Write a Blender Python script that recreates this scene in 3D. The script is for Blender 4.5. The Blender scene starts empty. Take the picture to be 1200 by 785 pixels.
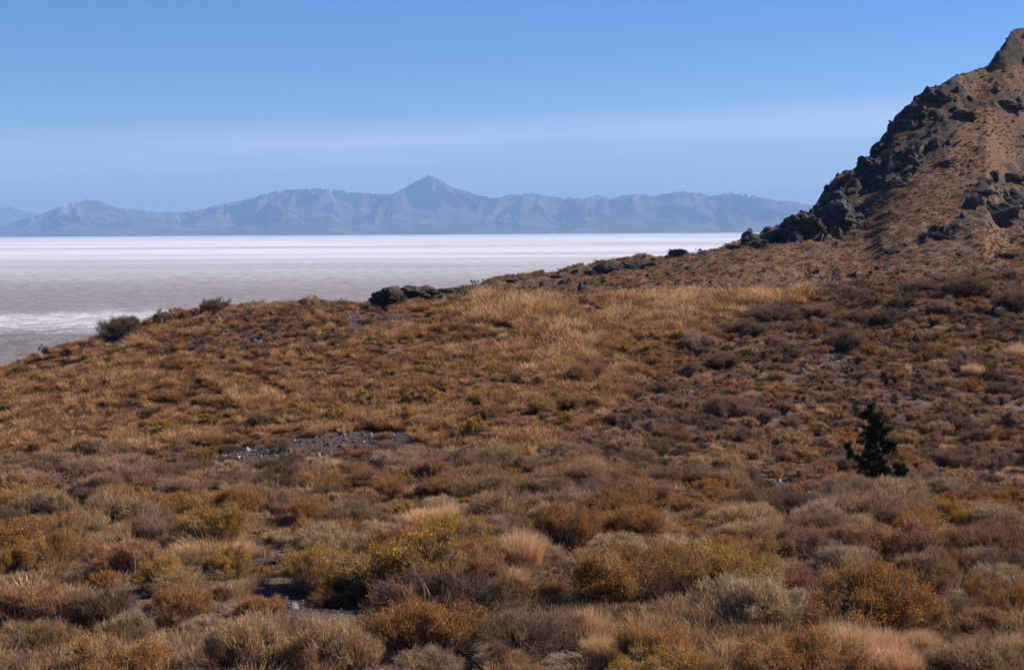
import bpy, math, random
import numpy as np
from mathutils import Vector, Matrix, Euler

# ------------------------------------------------------------------ camera
S = bpy.context.scene
C = S.collection
W0, H0 = 1200.0, 785.0                       # photograph's size
FPX = 1667.0                                 # focal length in photograph pixels
cam_d = bpy.data.cameras.new('camera')
cam_d.sensor_width = 36.0
cam_d.lens = 36.0 * FPX / W0
cam_d.clip_start = 0.1
cam_d.clip_end = 200000.0
cam = bpy.data.objects.new('camera', cam_d)
C.objects.link(cam)
PITCH, ROLL = math.radians(4.17), math.radians(-0.33)
cam.matrix_world = (Matrix.Rotation(math.pi / 2 - PITCH, 4, 'X') @ Matrix.Rotation(ROLL, 4, 'Z'))
S.camera = cam
CM = np.array(cam.matrix_world.to_3x3())

# ------------------------------------------------------------------ sky and sun
SUN_EL, SUN_AZ = math.radians(35), math.radians(70)      # azimuth clockwise from +Y (the view direction)
sun_dir = Vector((math.sin(SUN_AZ) * math.cos(SUN_EL), math.cos(SUN_AZ) * math.cos(SUN_EL), math.sin(SUN_EL)))
world = bpy.data.worlds.new('World')
S.world = world
world.use_nodes = True
nt = world.node_tree
nt.nodes.clear()
N, L = nt.nodes.new, nt.links.new
wo = N('ShaderNodeOutputWorld'); bg = N('ShaderNodeBackground'); sky = N('ShaderNodeTexSky')
sky.sky_type = 'NISHITA'; sky.sun_disc = False
sky.sun_elevation = SUN_EL; sky.sun_rotation = SUN_AZ
sky.altitude = 1300; sky.air_density = 1.0; sky.dust_density = 0.15; sky.ozone_density = 5.0
bg.inputs['Strength'].default_value = 0.058
# thin cirrus low over the horizon
tc = N('ShaderNodeTexCoord'); sep = N('ShaderNodeSeparateXYZ'); L(tc.outputs['Generated'], sep.inputs[0])
def wm(op, a, b=None, c=None):
    n = N('ShaderNodeMath'); n.operation = op
    for i, v in enumerate((a, b, c)):
        if v is None: continue
        if isinstance(v, (int, float)): n.inputs[i].default_value = v
        else: L(v, n.inputs[i])
    return n.outputs[0]
mp = N('ShaderNodeMapping'); mp.inputs['Scale'].default_value = (3, 3, 46); mp.inputs['Rotation'].default_value = (0, math.radians(-1.5), 0)
L(tc.outputs['Generated'], mp.inputs[0])
nz = N('ShaderNodeTexNoise'); nz.inputs['Scale'].default_value = 1.3; nz.inputs['Detail'].default_value = 5; nz.inputs['Roughness'].default_value = 0.55
L(mp.outputs[0], nz.inputs['Vector'])
elev = wm('SUBTRACT', sep.outputs[2], wm('MULTIPLY', sep.outputs[0], 0.035))       # the streaks climb to the right
def band(c, w):
    return wm('SUBTRACT', 1.0, wm('MINIMUM', wm('ABSOLUTE', wm('DIVIDE', wm('SUBTRACT', elev, c), w)), 1.0))
b1 = wm('MULTIPLY', wm('POWER', band(0.062, 0.020), 0.8), 1.0)
sharp = N('ShaderNodeMapRange'); L(wm('ADD', elev, wm('MULTIPLY', nz.outputs['Fac'], 0.006)), sharp.inputs[0])
sharp.inputs[1].default_value = 0.048; sharp.inputs[2].default_value = 0.054
cf = wm('MULTIPLY', wm('MULTIPLY', b1, sharp.outputs[0]), wm('MULTIPLY_ADD', nz.outputs['Fac'], 1.3, -0.28))
cf = wm('MINIMUM', wm('MAXIMUM', wm('MULTIPLY', cf, 1.15), 0.0), 0.5)
mix = N('ShaderNodeMixRGB'); L(cf, mix.inputs[0]); L(sky.outputs[0], mix.inputs[1]); mix.inputs[2].default_value = (8.2, 8.4, 11.0, 1)
hs = N('ShaderNodeHueSaturation'); hs.inputs['Saturation'].default_value = 1.30; hs.inputs['Hue'].default_value = 0.515; hs.inputs['Value'].default_value = 1.15
L(sky.outputs[0], hs.inputs['Color']); L(hs.outputs[0], mix.inputs[1])
L(mix.outputs[0], bg.inputs['Color']); L(bg.outputs[0], wo.inputs['Surface'])

sl = bpy.data.lights.new('sun', 'SUN'); sl.energy = 5.0; sl.angle = math.radians(0.53); sl.color = (1.0, 0.915, 0.80)
sun = bpy.data.objects.new('sun', sl); C.objects.link(sun)
sun.rotation_euler = sun_dir.to_track_quat('Z', 'Y').to_euler()
sun.location = (50, 0, 60)

S.view_settings.view_transform = 'Standard'
S.view_settings.look = 'None'
S.view_settings.exposure = 0.92
S.view_settings.gamma = 1.0
S.view_settings.use_curve_mapping = False
S.render.engine = 'CYCLES'
S.cycles.max_bounces = 6
S.cycles.diffuse_bounces = 2
S.cycles.volume_bounces = 0
S.cycles.use_denoising = True
S.cycles.denoiser = 'OPENIMAGEDENOISE'
S.cycles.denoising_input_passes = 'RGB_ALBEDO_NORMAL'
S.cycles.denoising_prefilter = 'ACCURATE'
S.cycles.sample_clamp_direct = 6
S.cycles.sample_clamp_indirect = 3

# ------------------------------------------------------------------ helpers
rng = np.random.default_rng(7)
random.seed(7)

def ray(px, py):
    """direction (X, Z) per unit of Y through a pixel of the photograph"""
    px, py = np.asarray(px, float), np.asarray(py, float)
    v = np.stack([px - W0 / 2, -(py - H0 / 2), np.full(np.broadcast(px, py).shape, -FPX)], -1) @ CM.T
    return v[..., 0] / v[..., 1], v[..., 2] / v[..., 1]

def proj(x, y, z):
    v = np.stack([x, y, z], -1) @ CM
    return W0 / 2 + FPX * v[..., 0] / -v[..., 2], H0 / 2 - FPX * v[..., 1] / -v[..., 2]

def pchip(x, y, q):
    x, y, q = np.asarray(x, float), np.asarray(y, float), np.asarray(q, float)
    h = np.diff(x); d = np.diff(y) / h
    m = np.zeros_like(y)
    s = (d[:-1] * d[1:]) > 0
    w1, w2 = 2 * h[1:] + h[:-1], h[1:] + 2 * h[:-1]
    with np.errstate(divide='ignore', invalid='ignore'):
        mm = (w1 + w2) / (w1 / d[:-1] + w2 / d[1:])
    m[1:-1] = np.where(s, mm, 0)
    m[0], m[-1] = d[0], d[-1]
    qc = np.clip(q, x[0], x[-1])
    i = np.clip(np.searchsorted(x, qc) - 1, 0, len(x) - 2)
    t = (qc - x[i]) / h[i]
    return ((1 + 2 * t) * (1 - t) ** 2 * y[i] + t * (1 - t) ** 2 * h[i] * m[i]
            + t * t * (3 - 2 * t) * y[i + 1] + t * t * (t - 1) * h[i] * m[i + 1])

_perm = np.random.default_rng(3).permutation(4096)
_grad = np.random.default_rng(4).uniform(0, 2 * np.pi, 4096)
def gnoise(x, y):
    xi, yi = np.floor(x).astype(np.int64), np.floor(y).astype(np.int64)
    xf, yf = x - xi, y - yi
    u, v = xf ** 3 * (xf * (xf * 6 - 15) + 10), yf ** 3 * (yf * (yf * 6 - 15) + 10)
    def g(a, b):
        an = _grad[_perm[(_perm[(xi + a) & 4095] + yi + b) & 4095]]
        return np.cos(an) * (xf - a) + np.sin(an) * (yf - b)
    return ((g(0, 0) * (1 - u) + g(1, 0) * u) * (1 - v) + (g(0, 1) * (1 - u) + g(1, 1) * u) * v) * 1.5
def fbm(x, y, o=4, gain=0.5, seed=0):
    r, a, f = 0, 1, 1
    for k in range(o):
        r = r + a * gnoise(x * f + 37.1 * k + seed * 91.7, y * f + 11.3 * k - seed * 53.3); a *= gain; f *= 2.03
    return r
def ridged(x, y, o=5, gain=0.55, seed=0):
    r, a, f, w = 0, 1, 1, 1.0
    for k in range(o):
        n = 1 - np.abs(gnoise(x * f + 17.1 * k + seed * 71.7, y * f + 31.3 * k - seed * 33.3)) * 1.6
        n = np.clip(n, 0, 1) ** 2
        r = r + a * n * w; w = np.clip(n * 1.4, 0, 1); a *= gain; f *= 2.07
    return r
def sstep(a, b, x):
    t = np.clip((x - a) / (b - a), 0, 1); return t * t * (3 - 2 * t)

def mesh_np(name, co, quads=None, tris=None, attrs=None, smooth=False, mats=(), mat_idx=None):
    """a mesh from numpy arrays; quads then tris; attrs are point colours"""
    me = bpy.data.meshes.new(name)
    nq = 0 if quads is None else len(quads); nt_ = 0 if tris is None else len(tris)
    loops = np.concatenate([a.ravel() for a in (quads, tris) if a is not None and len(a)]).astype(np.int32)
    me.vertices.add(len(co)); me.vertices.foreach_set('co', np.asarray(co, np.float32).ravel())
    me.loops.add(len(loops)); me.loops.foreach_set('vertex_index', loops)
    me.polygons.add(nq + nt_)
    st = np.concatenate([np.arange(nq) * 4, nq * 4 + np.arange(nt_) * 3]).astype(np.int32)
    me.polygons.foreach_set('loop_start', st)
    me.polygons.foreach_set('use_smooth', np.full(nq + nt_, smooth))
    for m in mats: me.materials.append(m)
    if mat_idx is not None: me.polygons.foreach_set('material_index', np.asarray(mat_idx, np.int32))
    for k, v in (attrs or {}).items():
        a = me.color_attributes.new(k, 'FLOAT_COLOR', 'POINT')
        c = np.ones((len(co), 4), np.float32); c[:, :v.shape[1]] = v
        a.data.foreach_set('color', c.ravel())
    me.update(calc_edges=True)
    return me

def link(o): C.objects.link(o); return o
def tag(o, label, cat, group=None, kind=None):
    if label: o['label'] = label
    if cat: o['category'] = cat
    if group: o['group'] = group
    if kind: o['kind'] = kind
    return o

class Mat:
    """small helper round a material's node tree"""
    def __init__(s, name, rough=0.9, spec=0.15):
        s.m = bpy.data.materials.new(name); s.m.use_nodes = True
        s.t = s.m.node_tree; s.b = s.t.nodes['Principled BSDF']
        s.b.inputs['Roughness'].default_value = rough
        s.b.inputs['Specular IOR Level'].default_value = spec
    def n(s, t, **kw):
        x = s.t.nodes.new(t)
        for k, v in kw.items(): setattr(x, k, v)
        return x
    def l(s, a, b): s.t.links.new(a, b)
    def math(s, op, a, b=None, c=None):
        x = s.n('ShaderNodeMath', operation=op)
        for i, v in enumerate((a, b, c)):
            if v is None: continue
            if isinstance(v, (int, float)): x.inputs[i].default_value = v
            else: s.l(v, x.inputs[i])
        return x.outputs[0]
    def mix(s, f, a, b, mode='MIX'):
        x = s.n('ShaderNodeMixRGB', blend_type=mode)
        for i, v in enumerate((f, a, b)):
            if isinstance(v, (int, float)): x.inputs[i].default_value = v if i == 0 else (v, v, v, 1)
            elif isinstance(v, tuple): x.inputs[i].default_value = (*v, 1)
            else: s.l(v, x.inputs[i])
        return x.outputs[0]
    def pos(s, scale=(1, 1, 1)):
        g = s.n('ShaderNodeNewGeometry'); mp = s.n('ShaderNodeMapping'); mp.inputs['Scale'].default_value = scale
        s.l(g.outputs['Position'], mp.inputs[0]); return mp.outputs[0]
    def noise(s, vec, scale, detail=4, rough=0.55, dist=0.0):
        x = s.n('ShaderNodeTexNoise'); s.l(vec, x.inputs['Vector'])
        x.inputs['Scale'].default_value = scale; x.inputs['Detail'].default_value = detail
        x.inputs['Roughness'].default_value = rough; x.inputs['Distortion'].default_value = dist
        return x.outputs['Fac']
    def ramp(s, f, pts, mode='LINEAR'):
        x = s.n('ShaderNodeValToRGB'); s.l(f, x.inputs[0]); x.color_ramp.interpolation = mode
        e = x.color_ramp.elements
        while len(e) < len(pts): e.new(0.5)
        for i, (p, c) in enumerate(pts):
            e[i].position = p; e[i].color = (*c, 1) if isinstance(c, tuple) else (c, c, c, 1)
        return x.outputs[0]
    def attr(s, name):
        a = s.n('ShaderNodeAttribute'); a.attribute_name = name
        x = s.n('ShaderNodeSeparateColor'); s.l(a.outputs['Color'], x.inputs[0]); return x.outputs
    def rand(s):
        return s.n('ShaderNodeObjectInfo').outputs['Random']
    def bump(s, h, strength=0.5, dist=0.1):
        x = s.n('ShaderNodeBump'); x.inputs['Strength'].default_value = strength; x.inputs['Distance'].default_value = dist
        s.l(h, x.inputs['Height']); s.l(x.outputs[0], s.b.inputs['Normal'])
    def done(s, col):
        s.l(col, s.b.inputs['Base Color']); return s.m

# ------------------------------------------------------------------ the shape of the ground
SALT_Z = -35.0
NEAR = {                                       # photograph column: (distance, photograph row) ... up to the crest, then metres
    -350: [(5, 1005), (9.5, 790), (13, 715), (18, 652), (25, 605), (31, 580), (36, 568), (42, 560), (48, 556)],
    -150: [(5, 1005), (9.5, 785), (13, 710), (18, 645), (25, 595), (31, 570), (36, 552), (42, 530), (48, 510), (52, 500)],
    0:    [(5, 1005), (9.5, 782), (13, 706), (18, 640), (25, 587), (31, 560), (36, 541), (42, 508), (48, 470), (54, 443), (58, 434)],
    145:  [(5, 1005), (9.5, 780), (13, 704), (18, 636), (25, 584), (31, 555), (36, 532), (42, 495), (48, 456), (54, 421), (60, 394), (64, 385)],
    300:  [(5, 1005), (9.5, 780), (13, 702), (18, 634), (25, 582), (31, 550), (36, 524), (42, 487), (48, 447), (54, 408), (60, 373), (66, 357)],
    450:  [(5, 1005), (9.5, 780), (13, 702), (18, 634), (25, 582), (31, 550), (36, 525), (42, 486), (48, 446), (54, 409), (60, 376), (66, 357)],
    600:  [(5, 1005), (9.5, 780), (13, 702), (18, 634), (25, 582), (31, 549), (36, 522), (42, 482), (48, 442), (54, 405), (60, 375), (68, 352)],
    750:  [(5, 1005), (9.5, 780), (13, 702), (18, 634), (25, 582), (31, 548), (36, 518), (42, 478), (48, 440), (54, 405), (60, 378), (70, 353)],
    900:  [(5, 1005), (9.5, 780), (13, 702), (18, 636), (25, 588), (31, 560), (36, 530), (42, 487), (48, 447), (54, 412), (60, 384), (66, 362), (72, 349)],
    1050: [(5, 1005), (9.5, 780), (13, 702), (18, 638), (25, 594), (31, 569), (36, 540), (42, 495), (48, 453), (54, 417), (60, 386), (66, 359), (75, 336)],
    1200: [(5, 1005), (9.5, 778), (13, 700), (18, 638), (25, 597), (31, 574), (36, 546), (42, 500), (48, 457), (54, 420), (60, 386), (66, 356), (76, 326)],
    1400: [(5, 1005), (9.5, 775), (13, 696), (18, 634), (25, 590), (31, 565), (36, 536), (42, 490), (48, 445), (54, 405), (60, 368), (66, 335), (76, 300)],
}
NEAR_U, NEAR_P, NEAR_CREST = [], [], []
for px, pts in NEAR.items():
    u = (px - 600) / FPX
    ys = [0.0, 2.0] + [p[0] for p in pts]
    zs = [-1.75, -1.88] + [float(ray(px, p[1])[1]) * p[0] for p in pts]
    yc, zc = ys[-1], zs[-1]
    drop = float(np.interp(px, [-350, 450, 700, 1000, 1400], [0.40, 0.36, 0.14, 0.06, 0.02]))
    for k in (6, 14, 30, 60, 120, 200, 340, 500):
        ys.append(yc + k); zs.append(max(zc - drop * (k - 5 * (1 - math.exp(-k / 6))), -60))
    NEAR_U.append(u); NEAR_P.append((ys, zs)); NEAR_CREST.append(yc)
FARC = [  # photograph column, skyline row, skyline distance, foot row, power of the profile
    (-400, 470, 120, 470, 1), (300, 400, 125, 400, 1), (420, 372, 128, 372, 1), (490, 352, 130, 366, 1), (560, 338, 138, 362, 1), (640, 323, 146, 360, 1),
    (720, 310, 152, 358, 1.05), (800, 298, 160, 356, 1.1), (865, 284, 170, 355, 1.25), (900, 274, 180, 354, 1.5), (935, 264, 190, 352, 2.0),
    (960, 238, 197, 351, 3.0), (985, 207, 202, 350, 4.0), (1010, 192, 206, 348, 4.0), (1040, 146, 211, 346, 3.6), (1075, 110, 216, 344, 3.4), (1110, 92, 221, 341, 3.3),
    (1152, 80, 229, 337, 3.1), (1166, 62, 231, 335, 4.0), (1182, 36, 234, 333, 5.0), (1200, 23, 238, 330, 5.2), (1240, 30, 242, 328, 5.0), (1320, 100, 244, 326, 3.6), (1500, 220, 246, 322, 3.4), (1900, 270, 250, 318, 3.4)]
fc = np.array(FARC, float)
fc_u = (fc[:, 0] - 600) / FPX
fc_zs = ray(fc[:, 0], fc[:, 1])[1] * fc[:, 2]
fc_zf = ray(fc[:, 0], fc[:, 3])[1] * 92.0

def ground_parts(X, Y):
    X, Y = np.asarray(X, float), np.asarray(Y, float)
    Yp = np.maximum(Y, 1e-3)
    u = X / np.maximum(Y, 6.0) if False else X / Yp
    u = np.where(Y < 2, X / 2.0, u)
    uc = np.clip(u, NEAR_U[0], NEAR_U[-1])
    cols = np.stack([pchip(ys, zs, np.maximum(Y, 0)) for ys, zs in NEAR_P], 0)
    j = np.clip(np.searchsorted(NEAR_U, uc) - 1, 0, len(NEAR_U) - 2)
    NU = np.array(NEAR_U); h = NU[j + 1] - NU[j]; t = (uc - NU[j]) / h
    take = lambda k: np.take_along_axis(cols, np.clip(k, 0, len(NU) - 1)[None], 0)[0]
    p0, p1, p2, p3 = take(j - 1), take(j), take(j + 1), take(j + 2)
    near = 0.5 * ((2 * p1) + (-p0 + p2) * t + (2 * p0 - 5 * p1 + 4 * p2 - p3) * t * t + (-p0 + 3 * p1 - 3 * p2 + p3) * t ** 3)
    near = np.where(Y < 0, -1.75 + 0.02 * Y * 0, near)
    uf = np.clip(u, fc_u[0], fc_u[-1])
    ysk, zsk, zft, pw = (pchip(fc_u, a, uf) for a in (fc[:, 2], fc_zs, fc_zf, fc[:, 4]))
    s = (Y - 92.0) / (ysk - 92.0)
    sp = np.clip(s, 0, 1)
    far = zft + (zsk - zft) * sp ** pw
    far = np.where(s < 0, zft + s * 14, far)
    over = np.maximum(Y - ysk, 0)
    far = far - 0.55 * (over - 6 * (1 - np.exp(-over / 6)))
    return near, far, s

def ground_base(X, Y):
    near, far, s = ground_parts(X, Y)
    k = 0.8                                                     # smooth maximum
    m = np.maximum(near, far)
    z = m + k * 0.25 * np.clip(1 - np.abs(near - far) / k, 0, 1) ** 2
    return np.maximum(z, -45), near, far, s

def photo_mask(poly, px, py):
    """soft inside test of a region drawn over the photograph, used only to know which stretch of ground has which cover"""
    inside = np.zeros(px.shape, bool)
    n = len(poly)
    for i in range(n):
        x1, y1 = poly[i]; x2, y2 = poly[(i + 1) % n]
        c = ((y1 > py) != (y2 > py)) & (px < (x2 - x1) * (py - y1) / ((y2 - y1) or 1e-9) + x1)
        inside ^= c
    return inside

CLIFF = [[(866, 292), (880, 262), (935, 250), (975, 205), (1005, 180), (1035, 130), (1075, 95), (1115, 75), (1140, 100), (1128, 135), (1125, 170), (1085, 195), (1060, 215), (1005, 232), (1015, 262), (1000, 280), (930, 284)],
         [(1120, 130), (1150, 112), (1260, 95), (1260, 122), (1205, 118), (1160, 122), (1130, 140)],
         [(1130, 255), (1150, 235), (1210, 215), (1260, 205), (1260, 262), (1190, 266), (1150, 270)],
         [(1076, 288), (1085, 268), (1118, 262), (1125, 272), (1100, 284)],
         [(1110, 232), (1150, 215), (1210, 180), (1260, 170), (1260, 190), (1200, 205), (1150, 232)],
         [(1150, 74), (1150, 55), (1170, 30), (1260, -20), (1260, 75), (1170, 76)]]
def rock_mask(px, py, X, Y):
    wx = fbm(X * 0.16, Y * 0.16, 3, seed=5) * 9; wy = fbm(X * 0.16, Y * 0.16, 3, seed=6) * 7
    m = np.zeros(px.shape, bool)
    for p in CLIFF: m |= photo_mask(p, px + wx, py + wy)
    
    return m & (Y > 110) & (fbm(X * 0.22, Y * 0.22 + X * 0.1, 4, 0.6, seed=15) > np.where(px < 1125, -0.52, -0.15))

def ground_detail(X, Y, z, near, far, s):
    z = z + fbm(X * 0.35, Y * 0.35, 4, seed=1) * 0.10 * sstep(3, 12, Y) + fbm(X * 0.09, Y * 0.09, 2, seed=2) * 0.16 * sstep(10, 30, Y) * (Y < 95)
    isfar = sstep(-0.3, 0.5, far - near)
    z = z + isfar * (fbm(X * 0.05, Y * 0.05, 4, seed=8) * 0.9 * np.clip(s, 0, 1) + fbm(X * 0.5, Y * 0.5, 3, seed=9) * 0.12)
    px, py = proj(X, np.maximum(Y, 0.5), z)
    rm = rock_mask(px, py, X, Y).astype(float)
    return z, rm, isfar, px, py

def ground(X, Y):
    b = ground_base(X, Y)
    return ground_detail(np.asarray(X, float), np.asarray(Y, float), *b)[0]

# terrain sheet: rows get longer with distance
rows = np.concatenate([np.linspace(-60, -2, 30), np.linspace(0, 3, 8), np.geomspace(3.15, 92, 420), np.linspace(92.4, 250, 395), np.geomspace(252, 520, 40)])
cols = np.concatenate([np.linspace(-2.4, -0.56, 50), np.linspace(-0.55, 0.55, 800), np.linspace(0.56, 2.4, 50)])
UU, YY = np.meshgrid(cols, rows)
XX = UU * (np.maximum(YY, 0) + 6 * np.exp(-np.maximum(YY, 0) / 6)) * 1.0
XX = np.where(YY < 0, UU * (6 - YY * 0.5), XX)
zb, nr, fr, ss = ground_base(XX, YY)
ZZ, RM, ISF, PX, PY = ground_detail(XX, YY, zb, nr, fr, ss)
# widen the rock mask softly and roughen the rock itself
for _ in range(3):
    RM[1:-1, 1:-1] = (RM[1:-1, 1:-1] * 2 + RM[:-2, 1:-1] + RM[2:, 1:-1] + RM[1:-1, :-2] + RM[1:-1, 2:]) / 6
crag = ridged(XX * 0.11, YY * 0.11, 5, 0.6, seed=3)
ZZ = ZZ + RM * (crag - 0.7) * 0.75 + ISF * (1 - RM) * ridged(XX * 0.25, YY * 0.25, 3, seed=12) * 0.25
# cover masks
GRAVEL = [[(225, 541), (232, 526), (330, 518), (420, 503), (485, 505), (480, 522), (410, 533), (330, 546)],
          [(835, 578), (850, 564), (930, 566), (1010, 576), (960, 590), (880, 588)],
          [(1095, 590), (1150, 570), (1200, 556), (1260, 556), (1260, 590), (1160, 592)],
          [(280, 704), (300, 694), (420, 702), (440, 716), (330, 716)],
          [(0, 400), (60, 380), (250, 378), (330, 392), (300, 410), (150, 420), (60, 420)],
          [(350, 384), (440, 358), (570, 362), (540, 376), (430, 384)],
          [(920, 430), (980, 395), (1080, 372), (1110, 380), (1060, 400), (990, 425), (960, 440)]]
wx = fbm(XX * 0.5, YY * 0.5, 3, seed=21) * 14; wy = fbm(XX * 0.5, YY * 0.5, 3, seed=22) * 5
GM = np.zeros(PX.shape)
for p in GRAVEL: GM = np.maximum(GM, photo_mask(p, PX + wx, PY + wy).astype(float))
GM *= (YY > 3) & (YY < 95)
GM *= np.where((YY > 44) & (fbm(XX * 0.7, YY * 0.45, 3, 0.6, seed=77) < 0.16), 0.0, 1.0)
def orange_zone(px, py, Y):
    """1 on the grassy orange knoll, 0 on the scrub"""
    edge = np.interp(py, [350, 380, 420, 460, 500, 540], [960, 840, 770, 740, 700, 640])
    low = np.interp(px, [-200, 0, 150, 300, 480, 700], [560, 548, 532, 520, 528, 540])
    return sstep(30, -30, px - edge) * sstep(12, -8, py - low) * ((Y > 28) & (Y < 95))
OM = orange_zone(PX + wx, PY + wy, YY)
nR, nC = UU.shape
idx = np.arange(nR * nC).reshape(nR, nC)
quads = np.stack([idx[:-1, :-1], idx[:-1, 1:], idx[1:, 1:], idx[1:, :-1]], -1).reshape(-1, 4)

m = Mat('hill_soil', 0.95, 0.1)
at = m.attr('cover')                                            # R rock, G gravel, B orange grass
fm = m.attr('zone')                                             # R far hill
P = m.pos()
n1 = m.noise(P, 0.6, 6, 0.65); n2 = m.noise(P, 7.0, 4, 0.7); n3 = m.noise(P, 0.07, 4, 0.6); n4 = m.noise(P, 28.0, 2, 0.6)
soil = m.ramp(n1, [(0.30, (0.070, 0.048, 0.036)), (0.52, (0.125, 0.086, 0.062)), (0.72, (0.185, 0.132, 0.098))])
osoil = m.ramp(n1, [(0.30, (0.085, 0.040, 0.022)), (0.55, (0.15, 0.072, 0.038)), (0.75, (0.21, 0.112, 0.06))])
farc = m.ramp(n2, [(0.40, (0.042, 0.026, 0.018)), (0.50, (0.120, 0.068, 0.041)), (0.60, (0.25, 0.147, 0.080))])
farc = m.mix(m.ramp(n3, [(0.42, 0.0), (0.62, 0.65)]), farc, m.mix(m.ramp(n2, [(0.35, 0.0), (0.65, 1.0)]), (0.05, 0.033, 0.026), (0.15, 0.090, 0.060)))
grav = m.ramp(n4, [(0.30, (0.042, 0.031, 0.026)), (0.58, (0.080, 0.060, 0.050)), (0.74, (0.20, 0.160, 0.140))])
rock = m.ramp(m.noise(P, 0.9, 8, 0.7), [(0.34, (0.028, 0.022, 0.020)), (0.52, (0.068, 0.053, 0.046)), (0.70, (0.14, 0.105, 0.082))])
spk = m.ramp(n4, [(0.36, 0.45), (0.50, 1.0), (0.62, 1.0), (0.72, 1.9)])
soil = m.mix(1.0, soil, spk, 'MULTIPLY'); osoil = m.mix(1.0, osoil, spk, 'MULTIPLY')
c = m.mix(at[2], soil, osoil)
c = m.mix(fm[0], c, farc)
c = m.mix(at[1], c, grav)
c = m.mix(at[0], c, rock)
hgt = m.math('ADD', m.math('MULTIPLY', n2, 0.5), m.math('MULTIPLY', n4, 0.2))
hgt = m.math('ADD', hgt, m.math('MULTIPLY', m.math('MULTIPLY', m.noise(P, 0.8, 8, 0.75), at[0]), 8.0))
m.bump(hgt, 0.9, 0.16)
soil_mat = m.done(c)
me = mesh_np('desert_hills', np.stack([XX, YY, ZZ], -1).reshape(-1, 3), quads, None,
             {'cover': np.stack([RM, GM, OM], -1).reshape(-1, 3), 'zone': np.stack([ISF, ISF, ISF], -1).reshape(-1, 3)}, True, [soil_mat])
hills = link(bpy.data.objects.new('desert_hills', me)); tag(hills, None, None, kind='structure')

# height lookup of the finished sheet (bilinear in its own grid)
def gz(X, Y):
    X, Y = np.atleast_1d(np.asarray(X, float)), np.atleast_1d(np.asarray(Y, float))
    u = X / (Y + 6 * np.exp(-Y / 6))
    r = np.clip(np.searchsorted(rows, Y) - 1, 0, nR - 2); q = np.clip(np.searchsorted(cols, u) - 1, 0, nC - 2)
    a = np.clip((Y - rows[r]) / (rows[r + 1] - rows[r]), 0, 1); b = np.clip((u - cols[q]) / (cols[q + 1] - cols[q]), 0, 1)
    return (ZZ[r, q] * (1 - a) * (1 - b) + ZZ[r + 1, q] * a * (1 - b) + ZZ[r, q + 1] * (1 - a) * b + ZZ[r + 1, q + 1] * a * b)
def gmask(A, X, Y):
    u = X / (Y + 6 * np.exp(-Y / 6))
    r = np.clip(np.searchsorted(rows, Y), 0, nR - 1); q = np.clip(np.searchsorted(cols, u), 0, nC - 1)
    return A[r, q]
def at_px(px, py, y0=7.0, y1=240.0):
    """where the sight line through a pixel of the photograph meets the ground"""
    ux, uz = (float(v) for v in ray(px, py))
    Y = np.geomspace(y0, y1, 3000)
    d = uz * Y - gz(ux * Y, Y)
    k = np.nonzero(d < 0)[0]
    k = k[0] if len(k) else len(Y) - 1
    y = Y[max(k - 1, 0)]
    return ux * y, y, float(gz(ux * y, y)[0])

# ------------------------------------------------------------------ salt flat
m = Mat('salt_crust', 0.8, 0.2)
P = m.pos(); g = m.n('ShaderNodeNewGeometry'); sp = m.n('ShaderNodeSeparateXYZ'); m.l(g.outputs['Position'], sp.inputs[0])
big = m.noise(m.pos((0.35, 1.6, 1)), 0.0013, 6, 0.62, 0.4); mid = m.noise(m.pos((0.4, 1.4, 1)), 0.006, 6, 0.7, 0.3); small = m.noise(P, 0.09, 5, 0.75); fine = m.noise(P, 0.55, 3, 0.7)
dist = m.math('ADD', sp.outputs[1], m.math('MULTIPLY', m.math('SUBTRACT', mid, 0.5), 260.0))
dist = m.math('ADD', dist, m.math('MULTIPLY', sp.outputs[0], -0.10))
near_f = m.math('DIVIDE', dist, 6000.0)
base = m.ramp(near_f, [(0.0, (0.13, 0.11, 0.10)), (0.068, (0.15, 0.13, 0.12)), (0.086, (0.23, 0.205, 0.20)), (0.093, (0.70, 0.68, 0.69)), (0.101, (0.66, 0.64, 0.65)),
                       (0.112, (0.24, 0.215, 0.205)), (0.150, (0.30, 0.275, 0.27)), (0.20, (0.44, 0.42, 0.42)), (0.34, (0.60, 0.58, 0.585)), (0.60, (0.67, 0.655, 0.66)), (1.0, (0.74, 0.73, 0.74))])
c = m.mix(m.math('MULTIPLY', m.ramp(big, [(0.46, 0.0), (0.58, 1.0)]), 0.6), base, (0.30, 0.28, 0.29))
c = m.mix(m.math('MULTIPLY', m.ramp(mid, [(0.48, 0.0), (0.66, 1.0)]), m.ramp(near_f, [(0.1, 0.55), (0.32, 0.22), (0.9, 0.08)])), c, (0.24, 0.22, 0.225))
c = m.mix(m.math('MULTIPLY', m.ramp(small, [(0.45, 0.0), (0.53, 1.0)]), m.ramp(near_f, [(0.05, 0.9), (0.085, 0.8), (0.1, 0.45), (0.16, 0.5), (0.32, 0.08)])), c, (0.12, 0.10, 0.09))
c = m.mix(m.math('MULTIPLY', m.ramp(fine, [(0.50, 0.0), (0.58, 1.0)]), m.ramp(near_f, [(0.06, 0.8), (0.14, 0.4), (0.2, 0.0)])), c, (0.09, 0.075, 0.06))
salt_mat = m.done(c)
R = 60000.0
ang = np.linspace(0, 2 * np.pi, 97)[:-1]
rad = np.concatenate([[1], np.geomspace(200, R, 24)])
co = np.concatenate([np.stack([np.cos(ang) * r, np.sin(ang) * r, np.full_like(ang, SALT_Z)], -1) for r in rad])
qi = [[i * 96 + j, i * 96 + (j + 1) % 96, (i + 1) * 96 + (j + 1) % 96, (i + 1) * 96 + j] for i in range(len(rad) - 1) for j in range(96)]
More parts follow.
